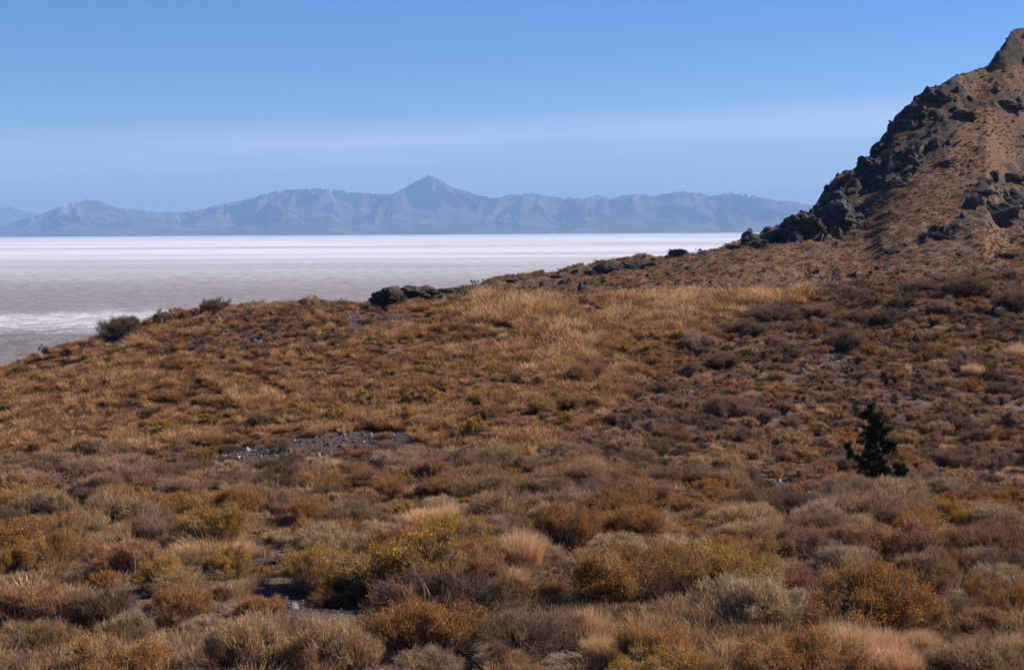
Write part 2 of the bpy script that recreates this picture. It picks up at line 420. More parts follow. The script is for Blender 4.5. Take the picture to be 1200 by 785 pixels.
salt = link(bpy.data.objects.new('salt_flat', mesh_np('salt_flat', co, np.array(qi)[:, ::-1], None, None, True, [salt_mat]))); tag(salt, None, None, kind='structure')

# ------------------------------------------------------------------ mountains
def mountain(name, sky_pts, d0, dc, d1, seed, ncol, nrow, u0, u1, base_y=273.5):
    px = np.array([p[0] for p in sky_pts], float); py = np.array([p[1] for p in sky_pts], float)
    uu = np.linspace(u0, u1, ncol)
    pcol = 600 + uu * FPX
    skyy = np.interp(pcol, px, py) + 1.6 * fbm(pcol / 26, pcol * 0, 4, seed=seed) * sstep(d1, d0, pcol * 0)
    tz = ray(pcol, skyy)[1]                                     # tangent of the skyline above the eye
    dd = np.linspace(d0, d1, nrow)
    Ug, Dg = np.meshgrid(uu, dd)
    Xg = Ug * Dg
    wob = fbm(Xg / 5200, Dg / 5200, 3, seed=seed + 2) * 0.22
    prof = np.where(Dg < dc, np.clip((Dg - d0) / (dc - d0), 0, 1), np.clip((d1 - Dg) / (d1 - dc), 0, 1))
    prof = np.clip(prof + wob * np.clip(prof * 4, 0, 1) * (1 - prof), 0, 1)
    rg = ridged(Xg / 1500 + 0.5 * fbm(Xg / 1500, Dg / 1500, 2, seed=seed), Dg / 3600, 6, 0.60, seed=seed + 1)
    h = prof ** 1.2 * (0.42 + 0.60 * rg * (0.55 + 0.45 * prof)) + prof * 0.06
    h *= sstep(0, 0.05, prof)
    target = tz * dc - SALT_Z
    h = h * np.interp(pcol, pcol, target)[None]
    ang_ = ((h + SALT_Z) / Dg).max(0)
    need = (tz - SALT_Z / dc * 0) / np.maximum(ang_, 1e-4)
    for _ in range(3):
        actual = ((h + SALT_Z) / Dg).max(0)
        k = (h / Dg).max(0)
        ratio = (tz + -SALT_Z / dc) / np.maximum(k, 1e-5)
        kk = np.hanning(27 if _ == 0 else 11)[1:-1]; kk /= kk.sum(); ratio = np.convolve(np.pad(ratio, len(kk) // 2, 'edge'), kk, 'valid')
        h = h * ratio[None]
    z = np.minimum(h + SALT_Z, np.maximum(tz[None] * Dg, SALT_Z)) - 2 * (h < 1)
    i = np.arange(nrow * ncol).reshape(nrow, ncol)
    q = np.stack([i[:-1, :-1], i[:-1, 1:], i[1:, 1:], i[1:, :-1]], -1).reshape(-1, 4)
    me = mesh_np(name, np.stack([Xg, Dg, z], -1).reshape(-1, 3), q, None, None, False, [mount_mat])
    return tag(link(bpy.data.objects.new(name, me)), None, None, kind='structure')
m = Mat('mountain_rock', 0.95, 0.05)
P = m.pos(); a = m.noise(P, 0.0016, 7, 0.65, 0.6); b = m.noise(P, 0.006, 4, 0.6)
c = m.ramp(a, [(0.36, (0.05, 0.042, 0.037)), (0.50, (0.11, 0.095, 0.082)), (0.60, (0.16, 0.143, 0.127)), (0.70, (0.24, 0.215, 0.195))])
c = m.mix(m.ramp(b, [(0.42, 0.0), (0.60, 0.8)]), c, (0.06, 0.052, 0.04))
mount_mat = m.done(c)
SKY_MAIN = [(-300, 258), (-120, 262), (-40, 268), (0, 266), (30, 258), (60, 248), (85, 239), (105, 233), (118, 236), (140, 243), (175, 247), (215, 248), (245, 244), (262, 239),
            (285, 235), (300, 232), (320, 225), (345, 221), (375, 220), (398, 222), (412, 226), (440, 228), (460, 227), (475, 221), (490, 212), (503, 205), (515, 210), (530, 218),
            (550, 225), (575, 232), (600, 229), (625, 226), (645, 229), (665, 232), (685, 233), (701, 228), (715, 233), (740, 227), (770, 229), (800, 224), (830, 229), (855, 225),
            (880, 228), (905, 234), (945, 239), (1000, 246), (1100, 238), (1300, 244), (1500, 258)]
mountain('mountains', SKY_MAIN, 17000, 20500, 24000, 11, 1100, 200, -0.56, 0.52)
mountain('distant_mountains', [(-300, 250), (-100, 240), (-20, 244), (15, 243), (45, 249), (70, 262), (110, 272.5), (200, 274)], 30000, 33000, 36000, 31, 300, 60, -0.56, -0.24)

# ------------------------------------------------------------------ haze between here and the mountains
hz = bpy.data.materials.new('haze'); hz.use_nodes = True
hz.node_tree.nodes.clear()
ho = hz.node_tree.nodes.new('ShaderNodeOutputMaterial'); hv = hz.node_tree.nodes.new('ShaderNodeVolumePrincipled')
hv.inputs['Color'].default_value = (0.36, 0.60, 1.0, 1); hv.inputs['Density'].default_value = 6.2e-5; hv.inputs['Anisotropy'].default_value = 0.0
hz.node_tree.links.new(hv.outputs[0], ho.inputs['Volume'])
X0, X1, Y0, Y1, Z0, Z1 = -24000, 24000, -3000, 40000, -66, 1000
co = np.array([(x, y, z) for x in (X0, X1) for y in (Y0, Y1) for z in (Z0, Z1)], float)
q = np.array([(0, 1, 3, 2), (4, 6, 7, 5), (0, 4, 5, 1), (2, 3, 7, 6), (0, 2, 6, 4), (1, 5, 7, 3)])
haze = link(bpy.data.objects.new('haze', mesh_np('haze', co, q, None, None, False, [hz]))); tag(haze, None, None, kind='stuff')

# ------------------------------------------------------------------ plants: shared geometry
def ribbons(p0, p1, p2, w, r, tip=1.0, t0=0.0):
    """n tapering strips from p0 through p1 to p2"""
    n = len(p0)
    d = p2 - p0; d /= np.linalg.norm(d, axis=1)[:, None] + 1e-9
    a = r.normal(size=(n, 3)); s = np.cross(d, a); s /= np.linalg.norm(s, axis=1)[:, None] + 1e-9
    w = np.broadcast_to(w, (n,))[:, None]
    co = np.stack([p0 - s * w * .5, p0 + s * w * .5, p1 - s * w * .45, p1 + s * w * .45, p2 - s * w * .16, p2 + s * w * .16], 1).reshape(-1, 3)
    b = np.arange(n)[:, None] * 6
    q = np.concatenate([b + np.array([[0, 1, 3, 2]]), b + np.array([[2, 3, 5, 4]])], 0)
    rv = r.random(n)
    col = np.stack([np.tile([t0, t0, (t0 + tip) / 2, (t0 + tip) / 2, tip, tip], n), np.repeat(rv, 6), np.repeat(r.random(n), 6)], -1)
    return co, q, col

class Geo:
    def __init__(s): s.co, s.q, s.c, s.mi, s.n = [], [], [], [], 0
    def add(s, co, q, col, mi=0):
        s.co.append(co); s.q.append(q + s.n); s.c.append(col); s.mi.append(np.full(len(q), mi)); s.n += len(co)
    def mesh(s, name, mats):
        return mesh_np(name, np.concatenate(s.co), np.concatenate(s.q), None, {'tw': np.concatenate(s.c)}, False, mats, np.concatenate(s.mi))

def plant_mat(name, lo, hi, tip=None, var=0.25, tipstart=0.55, hue=0.0, alt=None):
    m = Mat(name, 0.85, 0.12)
    a = m.attr('tw'); rnd = m.rand()
    c = m.mix(a[1], lo, hi)
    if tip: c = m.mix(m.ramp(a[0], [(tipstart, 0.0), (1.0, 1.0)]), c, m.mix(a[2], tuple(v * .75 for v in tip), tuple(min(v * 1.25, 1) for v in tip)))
    if alt: c = m.mix(m.ramp(m.math('FRACT', m.math('MULTIPLY', rnd, 7.31)), [(0.35, 0.0), (1.0, 0.8)]), c, alt)
    k = m.math('MULTIPLY_ADD', rnd, 2 * var, 1 - var)
    hs = m.n('ShaderNodeHueSaturation'); m.l(c, hs.inputs['Color']); m.l(k, hs.inputs['Value'])
    if hue:
        m.l(m.math('MULTIPLY_ADD', m.math('FRACT', m.math('MULTIPLY', rnd, 13.7)), hue, 0.5 - hue / 2), hs.inputs['Hue'])
    m.l(hs.outputs[0], m.b.inputs['Base Color'])
    tr = m.n('ShaderNodeBsdfTranslucent'); m.l(hs.outputs[0], tr.inputs[0])
    ms = m.n('ShaderNodeMixShader'); ms.inputs[0].default_value = 0.27
    out = m.t.nodes['Material Output']
    m.l(m.b.outputs[0], ms.inputs[1]); m.l(tr.outputs[0], ms.inputs[2]); m.l(ms.outputs[0], out.inputs['Surface'])
    return m.m

bark = plant_mat('shrub_bark', (0.09, 0.074, 0.060), (0.30, 0.245, 0.195), var=0.2)
K = {}   # kind: look, shape and colours
K['yellow'] = dict(name='rabbitbrush', mat=plant_mat('olive_twigs', (0.168, 0.112, 0.057), (0.414, 0.276, 0.139), (0.414, 0.263, 0.095), hue=0.012),
                   flower=plant_mat('yellow_flower_heads', (0.389, 0.207, 0.028), (0.673, 0.402, 0.066), var=0.15), nf=3200, lobes=6, dome=0.55)
K['ochre'] = dict(name='rabbitbrush', mat=plant_mat('ochre_twigs', (0.168, 0.094, 0.045), (0.403, 0.230, 0.106), (0.426, 0.230, 0.081), hue=0.014),
                  flower=plant_mat('orange_flower_heads', (0.336, 0.140, 0.029), (0.582, 0.274, 0.058), var=0.2), nf=2200, lobes=6, dome=0.55)
K['grey'] = dict(name='sagebrush', mat=plant_mat('grey_sage_leaves', (0.202, 0.139, 0.082), (0.492, 0.348, 0.206), (0.478, 0.336, 0.177), hue=0.012), flower=None, nf=0, lobes=8, dome=0.45)
K['dark'] = dict(name='sagebrush', mat=plant_mat('dark_sage_leaves', (0.080, 0.053, 0.035), (0.202, 0.132, 0.082), (0.214, 0.137, 0.084), hue=0.012), flower=None, nf=0, lobes=8, dome=0.45)
K['rust'] = dict(name='dry_shrub', mat=plant_mat('rusty_twigs', (0.170, 0.084, 0.045), (0.400, 0.211, 0.113), (0.411, 0.216, 0.106), hue=0.006), flower=None, nf=0, lobes=5, dome=0.6)
K['twig'] = dict(name='dry_shrub', mat=plant_mat('bare_purple_twigs', (0.156, 0.095, 0.063), (0.389, 0.239, 0.156), (0.362, 0.214, 0.133), hue=0.010), flower=None, nf=0, lobes=6, dome=0.5)
K['tan'] = dict(name='dry_shrub', mat=plant_mat('tan_twigs', (0.207, 0.129, 0.065), (0.478, 0.311, 0.167), (0.478, 0.299, 0.139), hue=0.012), flower=None, nf=0, lobes=5, dome=0.6)

def shrub_parts(kind, seed, lod):
    """foliage, branches, flower heads of one shrub about 1 m across and 0.62 m high"""
    k = K[kind]; r = np.random.default_rng(seed)
    nl = k['lobes'] + int(r.integers(0, 3))
    n = {0: 9500, 1: 2400, 2: 420}[lod]; wd = {0: 0.0048, 1: 0.0105, 2: 0.028}[lod]
    # lobes of the crown
    th = r.uniform(0, 2 * np.pi, nl) + np.arange(nl) * 2.4
    rr = np.sqrt(r.uniform(0.02, 1, nl)) * 0.34
    lr = r.uniform(0.13, 0.31, nl) * (0.75 + 0.5 * k['dome'])
    lc = np.stack([np.cos(th) * rr, np.sin(th) * rr, 0.12 + (0.32 - rr * 0.55) * r.uniform(0.65, 1.15, nl)], -1)
    # clusters on the lobes, twigs in the clusters: gives an uneven outline
    ncl = max(n // 40, 12)
    li = r.integers(0, nl, ncl)
    d = r.normal(size=(ncl, 3)); d[:, 2] = np.abs(d[:, 2]) * 0.9 - 0.25; d /= np.linalg.norm(d, axis=1)[:, None]
    cc = lc[li] + d * (lr[li] * r.uniform(0.62, 1.10, ncl))[:, None]
    cc[:, 2] = np.maximum(cc[:, 2], 0.03 + r.random(ncl) * 0.05)
    wt = r.exponential(1.0, ncl) + 0.25; ci = r.choice(ncl, n, p=wt / wt.sum())
    grow = cc[ci] * np.array([1.0, 1.0, 0.8]) + np.array([0, 0, 0.36]); grow /= np.linalg.norm(grow, axis=1)[:, None]
    grow = grow + r.normal(size=(n, 3)) * 0.46; grow /= np.linalg.norm(grow, axis=1)[:, None]
    ln = r.uniform(0.04, 0.13, n) * np.where(r.random(n) < 0.10, 1.9, 1.0) * (1.0 if kind != 'twig' else 1.25)
    st = cc[ci] + r.normal(size=(n, 3)) * 0.036 - grow * (ln * 0.45)[:, None]
    st[:, 2] = np.maximum(st[:, 2], 0.0)
    en = st + grow * ln[:, None]
    md = (st + en) / 2 + r.normal(size=(n, 3)) * 0.007
    fol = ribbons(st, md, en, wd * r.uniform(0.6, 1.3, n), r, 1.0, 0.15)
    # long stems from the root to the clusters
    ns = {0: 700, 1: 170, 2: 30}[lod]
    cj = r.integers(0, ncl, ns)
    ro = np.stack([r.normal(size=ns) * 0.035, r.normal(size=ns) * 0.035, np.full(ns, -0.06)], -1)
    e = cc[cj] * (r.uniform(0.75, 1.02, ns) + 0.28 * (r.random(ns) < 0.07))[:, None]
    mm = ro * 0.45 + e * 0.55; mm[:, 2] -= 0.05 * r.random(ns); mm += r.normal(size=(ns, 3)) * 0.02
    br = ribbons(ro, mm, e, {0: 0.011, 1: 0.018, 2: 0.03}[lod] * r.uniform(0.5, 1.3, ns), r, 0.4)
    fl = None
    if k['flower']:
        nf = k['nf'] if lod == 0 else k['nf'] // (3 if lod == 1 else 10)
        ztop = cc[:, 2] + 0.15 * r.normal(size=ncl)
        pick = np.argsort(-ztop)[:max(int(ncl * (0.30 if kind == 'yellow' else 0.5)), 3)]
        fi = pick[r.integers(0, len(pick), nf)]
        g = cc[fi] + np.array([0, 0, 0.12]); g /= np.linalg.norm(g, axis=1)[:, None]
        p = cc[fi] + g * r.uniform(0.03, 0.085, nf)[:, None] + r.normal(size=(nf, 3)) * 0.030
        sz = {0: 0.0085, 1: 0.016, 2: 0.045}[lod]
        up = np.stack([r.normal(size=nf) * .3, r.normal(size=nf) * .3, np.ones(nf)], -1)
        fa = ribbons(p, p + up * sz * .8, p + up * sz * 1.6, sz * 1.5, r, 1.0)
        fb = ribbons(p, p + up * sz * .8, p + up * sz * 1.6, sz * 1.5, r, 1.0)
        fl = (np.concatenate([fa[0], fb[0]]), np.concatenate([fa[1], fb[1] + len(fa[0])]), np.concatenate([fa[2], fb[2]]))
    return fol, br, fl

NVAR = 4
PROTO = {}
for ki, kind in enumerate(K):
    for v in range(NVAR):
        fol, br, fl = shrub_parts(kind, 100 * ki + v, 0)
        d = {}
        for nm, part, mt in (('foliage', fol, K[kind]['mat']), ('branches', br, bark), ('flower_heads', fl, K[kind]['flower'])):
            if part is None: continue
            g = Geo(); g.add(*part); d[nm] = g.mesh(nm, [mt])
        lods = []
        for lod in (1, 2):
            fol, br, fl = shrub_parts(kind, 100 * ki + v, lod)
            g = Geo(); g.add(*fol, 0); g.add(*br, 1)
            if fl is not None: g.add(*fl, 2)
            lods.append(g.mesh(K[kind]['name'], [K[kind]['mat'], bark] + ([K[kind]['flower']] if fl is not None else [])))
        PROTO[kind, v] = (d, lods)

def make_tuft(name, seed, n, h, spread, lean, w, mat, curl=0.25):
    r = np.random.default_rng(seed)
    a = r.uniform(0, 2 * np.pi, n); q = np.sqrt(r.random(n))
    p0 = np.stack([np.cos(a) * q * spread, np.sin(a) * q * spread, np.full(n, -0.04)], -1)
    hh = h * r.uniform(0.45, 1.05, n) * (1 - 0.35 * q)
    out = np.stack([np.cos(a), np.sin(a), np.zeros(n)], -1) * (lean * q * hh)[:, None] + r.normal(size=(n, 3)) * np.array([1, 1, 0]) * hh[:, None] * 0.10
    p1 = p0 + out * 0.4 + np.array([0, 0, 1]) * (hh * 0.6)[:, None]
    p2 = p0 + out * 1.25 + np.array([0, 0, 1]) * (hh * (1 - curl * r.random(n) * 0.5))[:, None]
    g = Geo(); g.add(*ribbons(p0, p1, p2, w * r.uniform(0.6, 1.4, n), r)); return g.mesh(name, [mat])

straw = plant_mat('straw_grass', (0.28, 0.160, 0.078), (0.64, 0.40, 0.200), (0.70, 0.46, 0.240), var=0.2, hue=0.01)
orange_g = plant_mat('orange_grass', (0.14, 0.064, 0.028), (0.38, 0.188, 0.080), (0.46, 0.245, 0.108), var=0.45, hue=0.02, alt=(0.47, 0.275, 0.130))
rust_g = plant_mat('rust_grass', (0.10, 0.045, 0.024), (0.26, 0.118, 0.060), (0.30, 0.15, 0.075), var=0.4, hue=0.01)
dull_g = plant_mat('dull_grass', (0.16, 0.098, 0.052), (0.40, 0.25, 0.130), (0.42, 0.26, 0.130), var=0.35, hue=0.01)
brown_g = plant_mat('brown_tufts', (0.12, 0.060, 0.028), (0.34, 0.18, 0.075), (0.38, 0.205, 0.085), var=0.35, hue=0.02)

def hidden(name, me): return bpy.data.objects.new(name, me)     # only a source of geometry, never in the scene

def scatter(name, sources, X, Y, Z, rot, scl, which, label, cat):
    """one object for what nobody could count; geometry nodes set a source on each point"""
    n = len(X)
    me = bpy.data.meshes.new(name); me.vertices.add(n)
    me.vertices.foreach_set('co', np.stack([X, Y, Z], -1).astype(np.float32).ravel())
    for nm, tp, arr in (('rot', 'FLOAT_VECTOR', rot), ('scl', 'FLOAT_VECTOR', scl)):
        me.attributes.new(nm, tp, 'POINT').data.foreach_set('vector', np.asarray(arr, np.float32).ravel())
    me.attributes.new('which', 'INT', 'POINT').data.foreach_set('value', np.asarray(which, np.int32))
    o = link(bpy.data.objects.new(name, me)); tag(o, label, cat, kind='stuff')
    ng = bpy.data.node_groups.new(name, 'GeometryNodeTree')
    ng.interface.new_socket('Geometry', in_out='INPUT', socket_type='NodeSocketGeometry')
    ng.interface.new_socket('Geometry', in_out='OUTPUT', socket_type='NodeSocketGeometry')
    A = ng.nodes.new; gi, go, jn = A('NodeGroupInput'), A('NodeGroupOutput'), A('GeometryNodeJoinGeometry')
    def named(nm, t):
        x = A('GeometryNodeInputNamedAttribute'); x.data_type = t; x.inputs['Name'].default_value = nm
        return next(s for s in x.outputs if s.enabled and s.name == 'Attribute')
    ra, sa, wa = named('rot', 'FLOAT_VECTOR'), named('scl', 'FLOAT_VECTOR'), named('which', 'INT')
    e2r = A('FunctionNodeEulerToRotation'); ng.links.new(ra, e2r.inputs[0])
    for k, src in enumerate(sources):
        oi = A('GeometryNodeObjectInfo'); oi.inputs['Object'].default_value = src; oi.inputs['As Instance'].default_value = True
        cp = A('FunctionNodeCompare'); cp.data_type = 'INT'; cp.operation = 'EQUAL'
        ins = [s for s in cp.inputs if s.enabled]
        ng.links.new(wa, ins[0]); ins[1].default_value = k
        ip = A('GeometryNodeInstanceOnPoints')
        ng.links.new(gi.outputs[0], ip.inputs['Points']); ng.links.new(cp.outputs[0], ip.inputs['Selection'])
        ng.links.new(oi.outputs['Geometry'], ip.inputs['Instance']); ng.links.new(e2r.outputs[0], ip.inputs['Rotation']); ng.links.new(sa, ip.inputs['Scale'])
        ng.links.new(ip.outputs[0], jn.inputs[0])
    ng.links.new(jn.outputs[0], go.inputs[0])
    md = o.modifiers.new('scatter', 'NODES'); md.node_group = ng
    return o

# ------------------------------------------------------------------ rocks
m = Mat('dark_rock', 0.9, 0.25)
tcn = m.n('ShaderNodeTexCoord'); P = m.pos()
nn = m.noise(P, 1.1, 8, 0.7); n5 = m.noise(P, 6.0, 5, 0.7)
c = m.ramp(nn, [(0.32, (0.022, 0.018, 0.017)), (0.50, (0.050, 0.041, 0.037)), (0.62, (0.105, 0.082, 0.068)), (0.74, (0.18, 0.14, 0.11))])
m.bump(m.math('ADD', m.math('MULTIPLY', nn, 1.0), m.math('MULTIPLY', n5, 0.35)), 0.9, 0.35)
rock_mat = m.done(c)

def rock_mesh(name, seed, sub, mat, rough=0.09, cuts=16, flat=0.0):
    import bmesh
    bm = bmesh.new(); bmesh.ops.create_icosphere(bm, subdivisions=sub, radius=1.0)
    v = np.array([p.co[:] for p in bm.verts]); r = np.random.default_rng(seed)
    for _ in range(cuts):
        n = r.normal(size=3); n /= np.linalg.norm(n); d = r.uniform(0.55, 0.86)
        ex = np.maximum(v @ n - d, 0); v = v - ex[:, None] * n * 0.92
    s = seed * 3.1
    f = fbm(v[:, 0] * 1.7 + v[:, 2] * 1.3 + s, v[:, 1] * 1.7 - v[:, 2] * 0.9 + s, 4, 0.6) * rough * 1.6
    f2 = ridged(v[:, 0] * 1.2 - v[:, 2] * 1.9 + s, v[:, 1] * 1.3 + v[:, 2] * 1.4 + s, 4, 0.6) * rough
    v = v * (1 + (f + f2 - rough)[:, None])
    for p, q_ in zip(bm.verts, v): p.co = q_
    me = bpy.data.meshes.new(name); bm.to_mesh(me); bm.free(); me.materials.append(mat)
    return me

ROCKS = [rock_mesh('rock', 40 + i, 5, rock_mat, 0.12) for i in range(6)]
def place_rock(px, py, wpx, hpx, k, label, name='rock_outcrop', cat='rock outcrop', group=None, dmin=7.0, dmax=240.0, deep=1.0, rot=None, dist=None):
    """px, py: middle of the foot"""
    if dist:
        ux, uz = (float(v) for v in ray(px, py)); x, y, z = ux * dist, dist, uz * dist
    else:
        x, y, z = at_px(px, py, dmin, dmax)
    o = bpy.data.objects.new(name, ROCKS[k % 6]); link(o)
    w, h = wpx / FPX * y, hpx / FPX * y
    o.scale = (w * 0.56, w * 0.5 * deep, h * 0.62); o.location = (x, y + w * 0.3 * deep, z + h * 0.36)
    o.rotation_euler = (0, 0, k * 1.3 if rot is None else rot)
    if name == 'cliff_crag': o.location = (x, y + w * 0.42, z + h * 0.02)
    if rot is None:                                             # keep the wanted width whatever the turn
        o.scale = (w * 0.56, w * 0.56, h * 0.62)
    return tag(o, label, cat, group)

RG = 'dark rocks on the hillsides'
place_rock(455, 359, 46, 26, 0, 'large black boulder at the left end of the far rocky ridge', 'boulder', 'boulder', RG, dist=64)
place_rock(489, 351, 44, 17, 1, 'lower dark boulder just right of the large black boulder on the grass crest', 'boulder', 'boulder', RG, dist=67)
place_rock(797, 301, 26, 12, 2, 'lone black boulder standing on the ridge skyline against the salt flat', 'boulder', 'boulder', RG, 100, deep=.8)
place_rock(745, 316, 50, 11, 3, 'long low dark outcrop on the skyline left of the lone ridge boulder', 'rock_outcrop', 'rock outcrop', RG, 100, rot=0.2, deep=.5)
place_rock(712, 319, 34, 12, 4, 'knobbly dark outcrop at the left end of the long low skyline outcrop', 'rock_outcrop', 'rock outcrop', RG, 100)
place_rock(690, 322, 16, 6, 5, 'small dark rock on the skyline at the far left of the low outcrop', 'boulder', 'boulder', RG, 100)
place_rock(655, 326, 20, 5, 0, 'flat dark rock lying on the bare skyline midway up the ridge', 'boulder', 'boulder', RG, 100)
place_rock(600, 331, 14, 5, 1, 'small dark rock on the lowest part of the ridge skyline', 'boulder', 'boulder', RG, 100)
place_rock(527, 344, 32, 8, 2, 'low brownish rock hump just right of the paired black boulders', 'rock_outcrop', 'rock outcrop', RG, 100, rot=0, deep=.5)
place_rock(880, 287, 26, 10, 3, 'brown rock knob at the foot of the dark cliff, furthest left', 'rock_outcrop', 'rock outcrop', RG, 120)
place_rock(902, 283, 20, 12, 4, 'round dark boulder on the skyline below the cliff', 'boulder', 'boulder', RG, 120)
place_rock(938, 281, 58, 34, 5, 'broad black outcrop at the foot of the cliff', 'rock_outcrop', 'rock outcrop', RG, 120)
place_rock(985, 275, 66, 48, 0, 'black rock mass in the lower cliff behind the broad outcrop', 'rock_outcrop', 'rock outcrop', RG, 120)
place_rock(890, 291, 30, 11, 1, 'low dark rubble ledge below the round skyline boulder', 'rock_outcrop', 'rock outcrop', RG, 120, rot=0, deep=.5)
place_rock(862, 293, 22, 8, 2, 'small dark ledge left of the rubble ledge under the cliff', 'rock_outcrop', 'rock outcrop', RG, 120)
CL = [(972, 225, 40, 34), (998, 205, 36, 32), (1016, 188, 34, 36), (1034, 165, 40, 44), (1050, 140, 38, 38), (1068, 122, 40, 34), (1090, 108, 44, 28), (1118, 98, 40, 22), (1062, 175, 44, 36),
      (1090, 150, 50, 34), (1118, 128, 40, 26), (1020, 225, 40, 24), (1045, 208, 36, 22), (1145, 92, 30, 16), (952, 252, 34, 26), (1105, 178, 36, 22)]
CL = CL[::2] + CL[5:6]
for i, (a_, b_, w_, h_) in enumerate(CL):
    names = ['first', 'second', 'third', 'fourth', 'fifth', 'sixth', 'seventh', 'eighth', 'ninth', 'tenth', 'eleventh', 'twelfth', 'thirteenth', 'fourteenth', 'fifteenth', 'sixteenth']
    order = sorted(range(len(CL)), key=lambda j: -CL[j][1]).index(i)
    place_rock(a_ + 12, b_ + 12, w_ * .9, h_ * .8, i, 'dark crag of the cliff on the right hill, %s from its foot' % names[order], 'cliff_crag', 'crag', 'crags of the dark cliff', 120, deep=.8)
place_rock(1216, 84, 70, 44, 3, 'jagged dark crag at the very top of the right hill', 'cliff_crag', 'crag', 'crags of the dark cliff', 120)
for i, (a_, b_, w_, h_, lb) in enumerate([
        (1098, 281, 40, 12, 'low dark rock on the slope directly under the middle of the cliff'), (1168, 262, 56, 26, 'wide black rock band jutting from the right slope'),
        (1195, 245, 40, 22, 'dark rock above the wide black band at the right edge'), (1140, 243, 24, 14, 'small dark rock left of the wide black band'),
        (1185, 212, 50, 12, 'slanting dark rock ledge high on the right slope'), (1112, 196, 28, 12, 'isolated dark rock in the brown gully beside the cliff'),
        (1150, 228, 36, 8, 'thin slanting rock ledge below the gully'), (1045, 298, 22, 6, 'small flat dark rock low on the brown slope'),
        (1130, 300, 26, 7, 'flat dark rock low on the slope under the wide black band'), (1180, 303, 30, 7, 'flat dark rock low on the slope at the right edge'),
        (1180, 128, 50, 14, 'dark rock shelf just below the summit crag')]):
    place_rock(a_, b_, w_, h_, i + 2, lb, 'rock_outcrop', 'rock outcrop', RG, 110, rot=0.3 * (i % 3 - 1), deep=.5)

# ------------------------------------------------------------------ the juniper
def tube(g, pts, rads, r, sides=7, mi=0):
    pts = np.array(pts, float); n = len(pts); co = []
    for i in range(n):
        d = pts[min(i + 1, n - 1)] - pts[max(i - 1, 0)]; d /= np.linalg.norm(d)
        a = np.cross(d, [0.3, 1, 0.2]); a /= np.linalg.norm(a); b = np.cross(d, a)
        t = np.linspace(0, 2 * np.pi, sides, endpoint=False)
        co.append(pts[i] + rads[i] * (np.cos(t)[:, None] * a + np.sin(t)[:, None] * b))
    co = np.concatenate(co); q = []
    for i in range(n - 1):
        for j in range(sides): q.append((i * sides + j, i * sides + (j + 1) % sides, (i + 1) * sides + (j + 1) % sides, (i + 1) * sides + j))
    q.append((n - 1) and [(n - 1) * sides, (n - 1) * sides + 1, (n - 1) * sides + 3, (n - 1) * sides + 5])
    g.add(co, np.array(q), np.stack([np.zeros(len(co)), r.random(len(co)), r.random(len(co))], -1), mi)

jx, jy, jz = at_px(1022, 569, 20, 60)
jun = link(bpy.data.objects.new('juniper_tree', None)); jun.location = (jx, jy, jz); jun.empty_display_size = 0.3
tag(jun, 'small dark green juniper tree standing alone on the right scrub slope', 'tree')
r = np.random.default_rng(5)
PXM = jy / FPX
jw = lambda x, y, d=0.0: ((x - 1022) * PXM, d, (563 - y) * PXM)
g = Geo()
tube(g, [jw(1022, 568), jw(1024, 545), jw(1027, 525), jw(1026, 505), jw(1024, 488), jw(1023, 474)], [.055, .045, .034, .026, .017, .008], r)
for e in ([(1024, 548), (1040, 545), (1054, 540)], [(1024, 550), (1012, 548), (1004, 545)], [(1022, 556), (1010, 540), (1003, 530), (996, 518)], [(1026, 530), (1038, 524), (1044, 518)],
          [(1026, 515), (1014, 508), (1008, 500)], [(1027, 508), (1040, 500)], [(1024, 492), (1014, 482)], [(1024, 495), (1036, 484)]):
    dd = r.uniform(-.25, .25); k = len(e)
    tube(g, [jw(a_, b_, dd * i / k) for i, (a_, b_) in enumerate(e)], [.022 * (1 - .6 * i / k) for i in range(k)], r, 5)
tm = plant_mat('juniper_bark', (0.07, 0.055, 0.045), (0.16, 0.13, 0.11), var=0.0)
tr = link(bpy.data.objects.new('trunk', g.mesh('trunk', [tm]))); tr.parent = jun
CLUMPS = [(1021, 476, 7, 7), (1014, 481, 8, 6), (1028, 482, 8, 7), (1021, 489, 11, 7), (1030, 494, 9, 6), (1016, 497, 8, 5), (1024, 503, 13, 6), (1037, 500, 8, 5), (1018, 509, 10, 5), (1031, 511, 12, 6),
          (1041, 515, 8, 5), (1034, 521, 9, 5), (1017, 527, 8, 5), (1045, 519, 5, 4), (1027, 532, 8, 6), (1014, 540, 10, 7), (1030, 543, 11, 6), (1041, 545, 10, 6), (1053, 541, 7, 7), (1058, 546, 5, 6), (1050, 551, 9, 5),
          (1010, 550, 10, 7), (1022, 552, 14, 7), (1010, 559, 10, 6), (1020, 561, 14, 5), (1034, 556, 10, 5), (1000, 556, 4, 4), (994, 518, 4, 5), (996, 524, 5, 6), (993, 514, 3, 3), (1017, 519, 4, 3)]
n = 0; P0, P2 = [], []
CLUMPS = [(a_ + r.normal() * w_ * .62, b_ + r.normal() * h_ * .55, w_ * r.uniform(.18, .42), h_ * r.uniform(.25, .6)) for (a_, b_, w_, h_) in CLUMPS for _ in range(9)] + [(1021, 469, 2.2, 4), (1023, 466, 1.2, 3)]
for (a_, b_, w_, h_) in CLUMPS:
    k = int(w_ * h_ * 12) + 12
    d = r.normal(size=(k, 3)); d /= np.linalg.norm(d, axis=1)[:, None]
    rad = r.random(k) ** 0.45
    cpt = np.array(jw(a_, b_, r.uniform(-0.5, .5) * w_ * PXM))
    p = cpt + d * rad[:, None] * np.array([w_ * PXM, w_ * PXM, h_ * PXM])
    up = d * 0.6 + np.array([0, 0, 0.7]) + r.normal(size=(k, 3)) * .35
    up /= np.linalg.norm(up, axis=1)[:, None]
    P0.append(p); P2.append(p + up * r.uniform(.03, .075, k)[:, None])
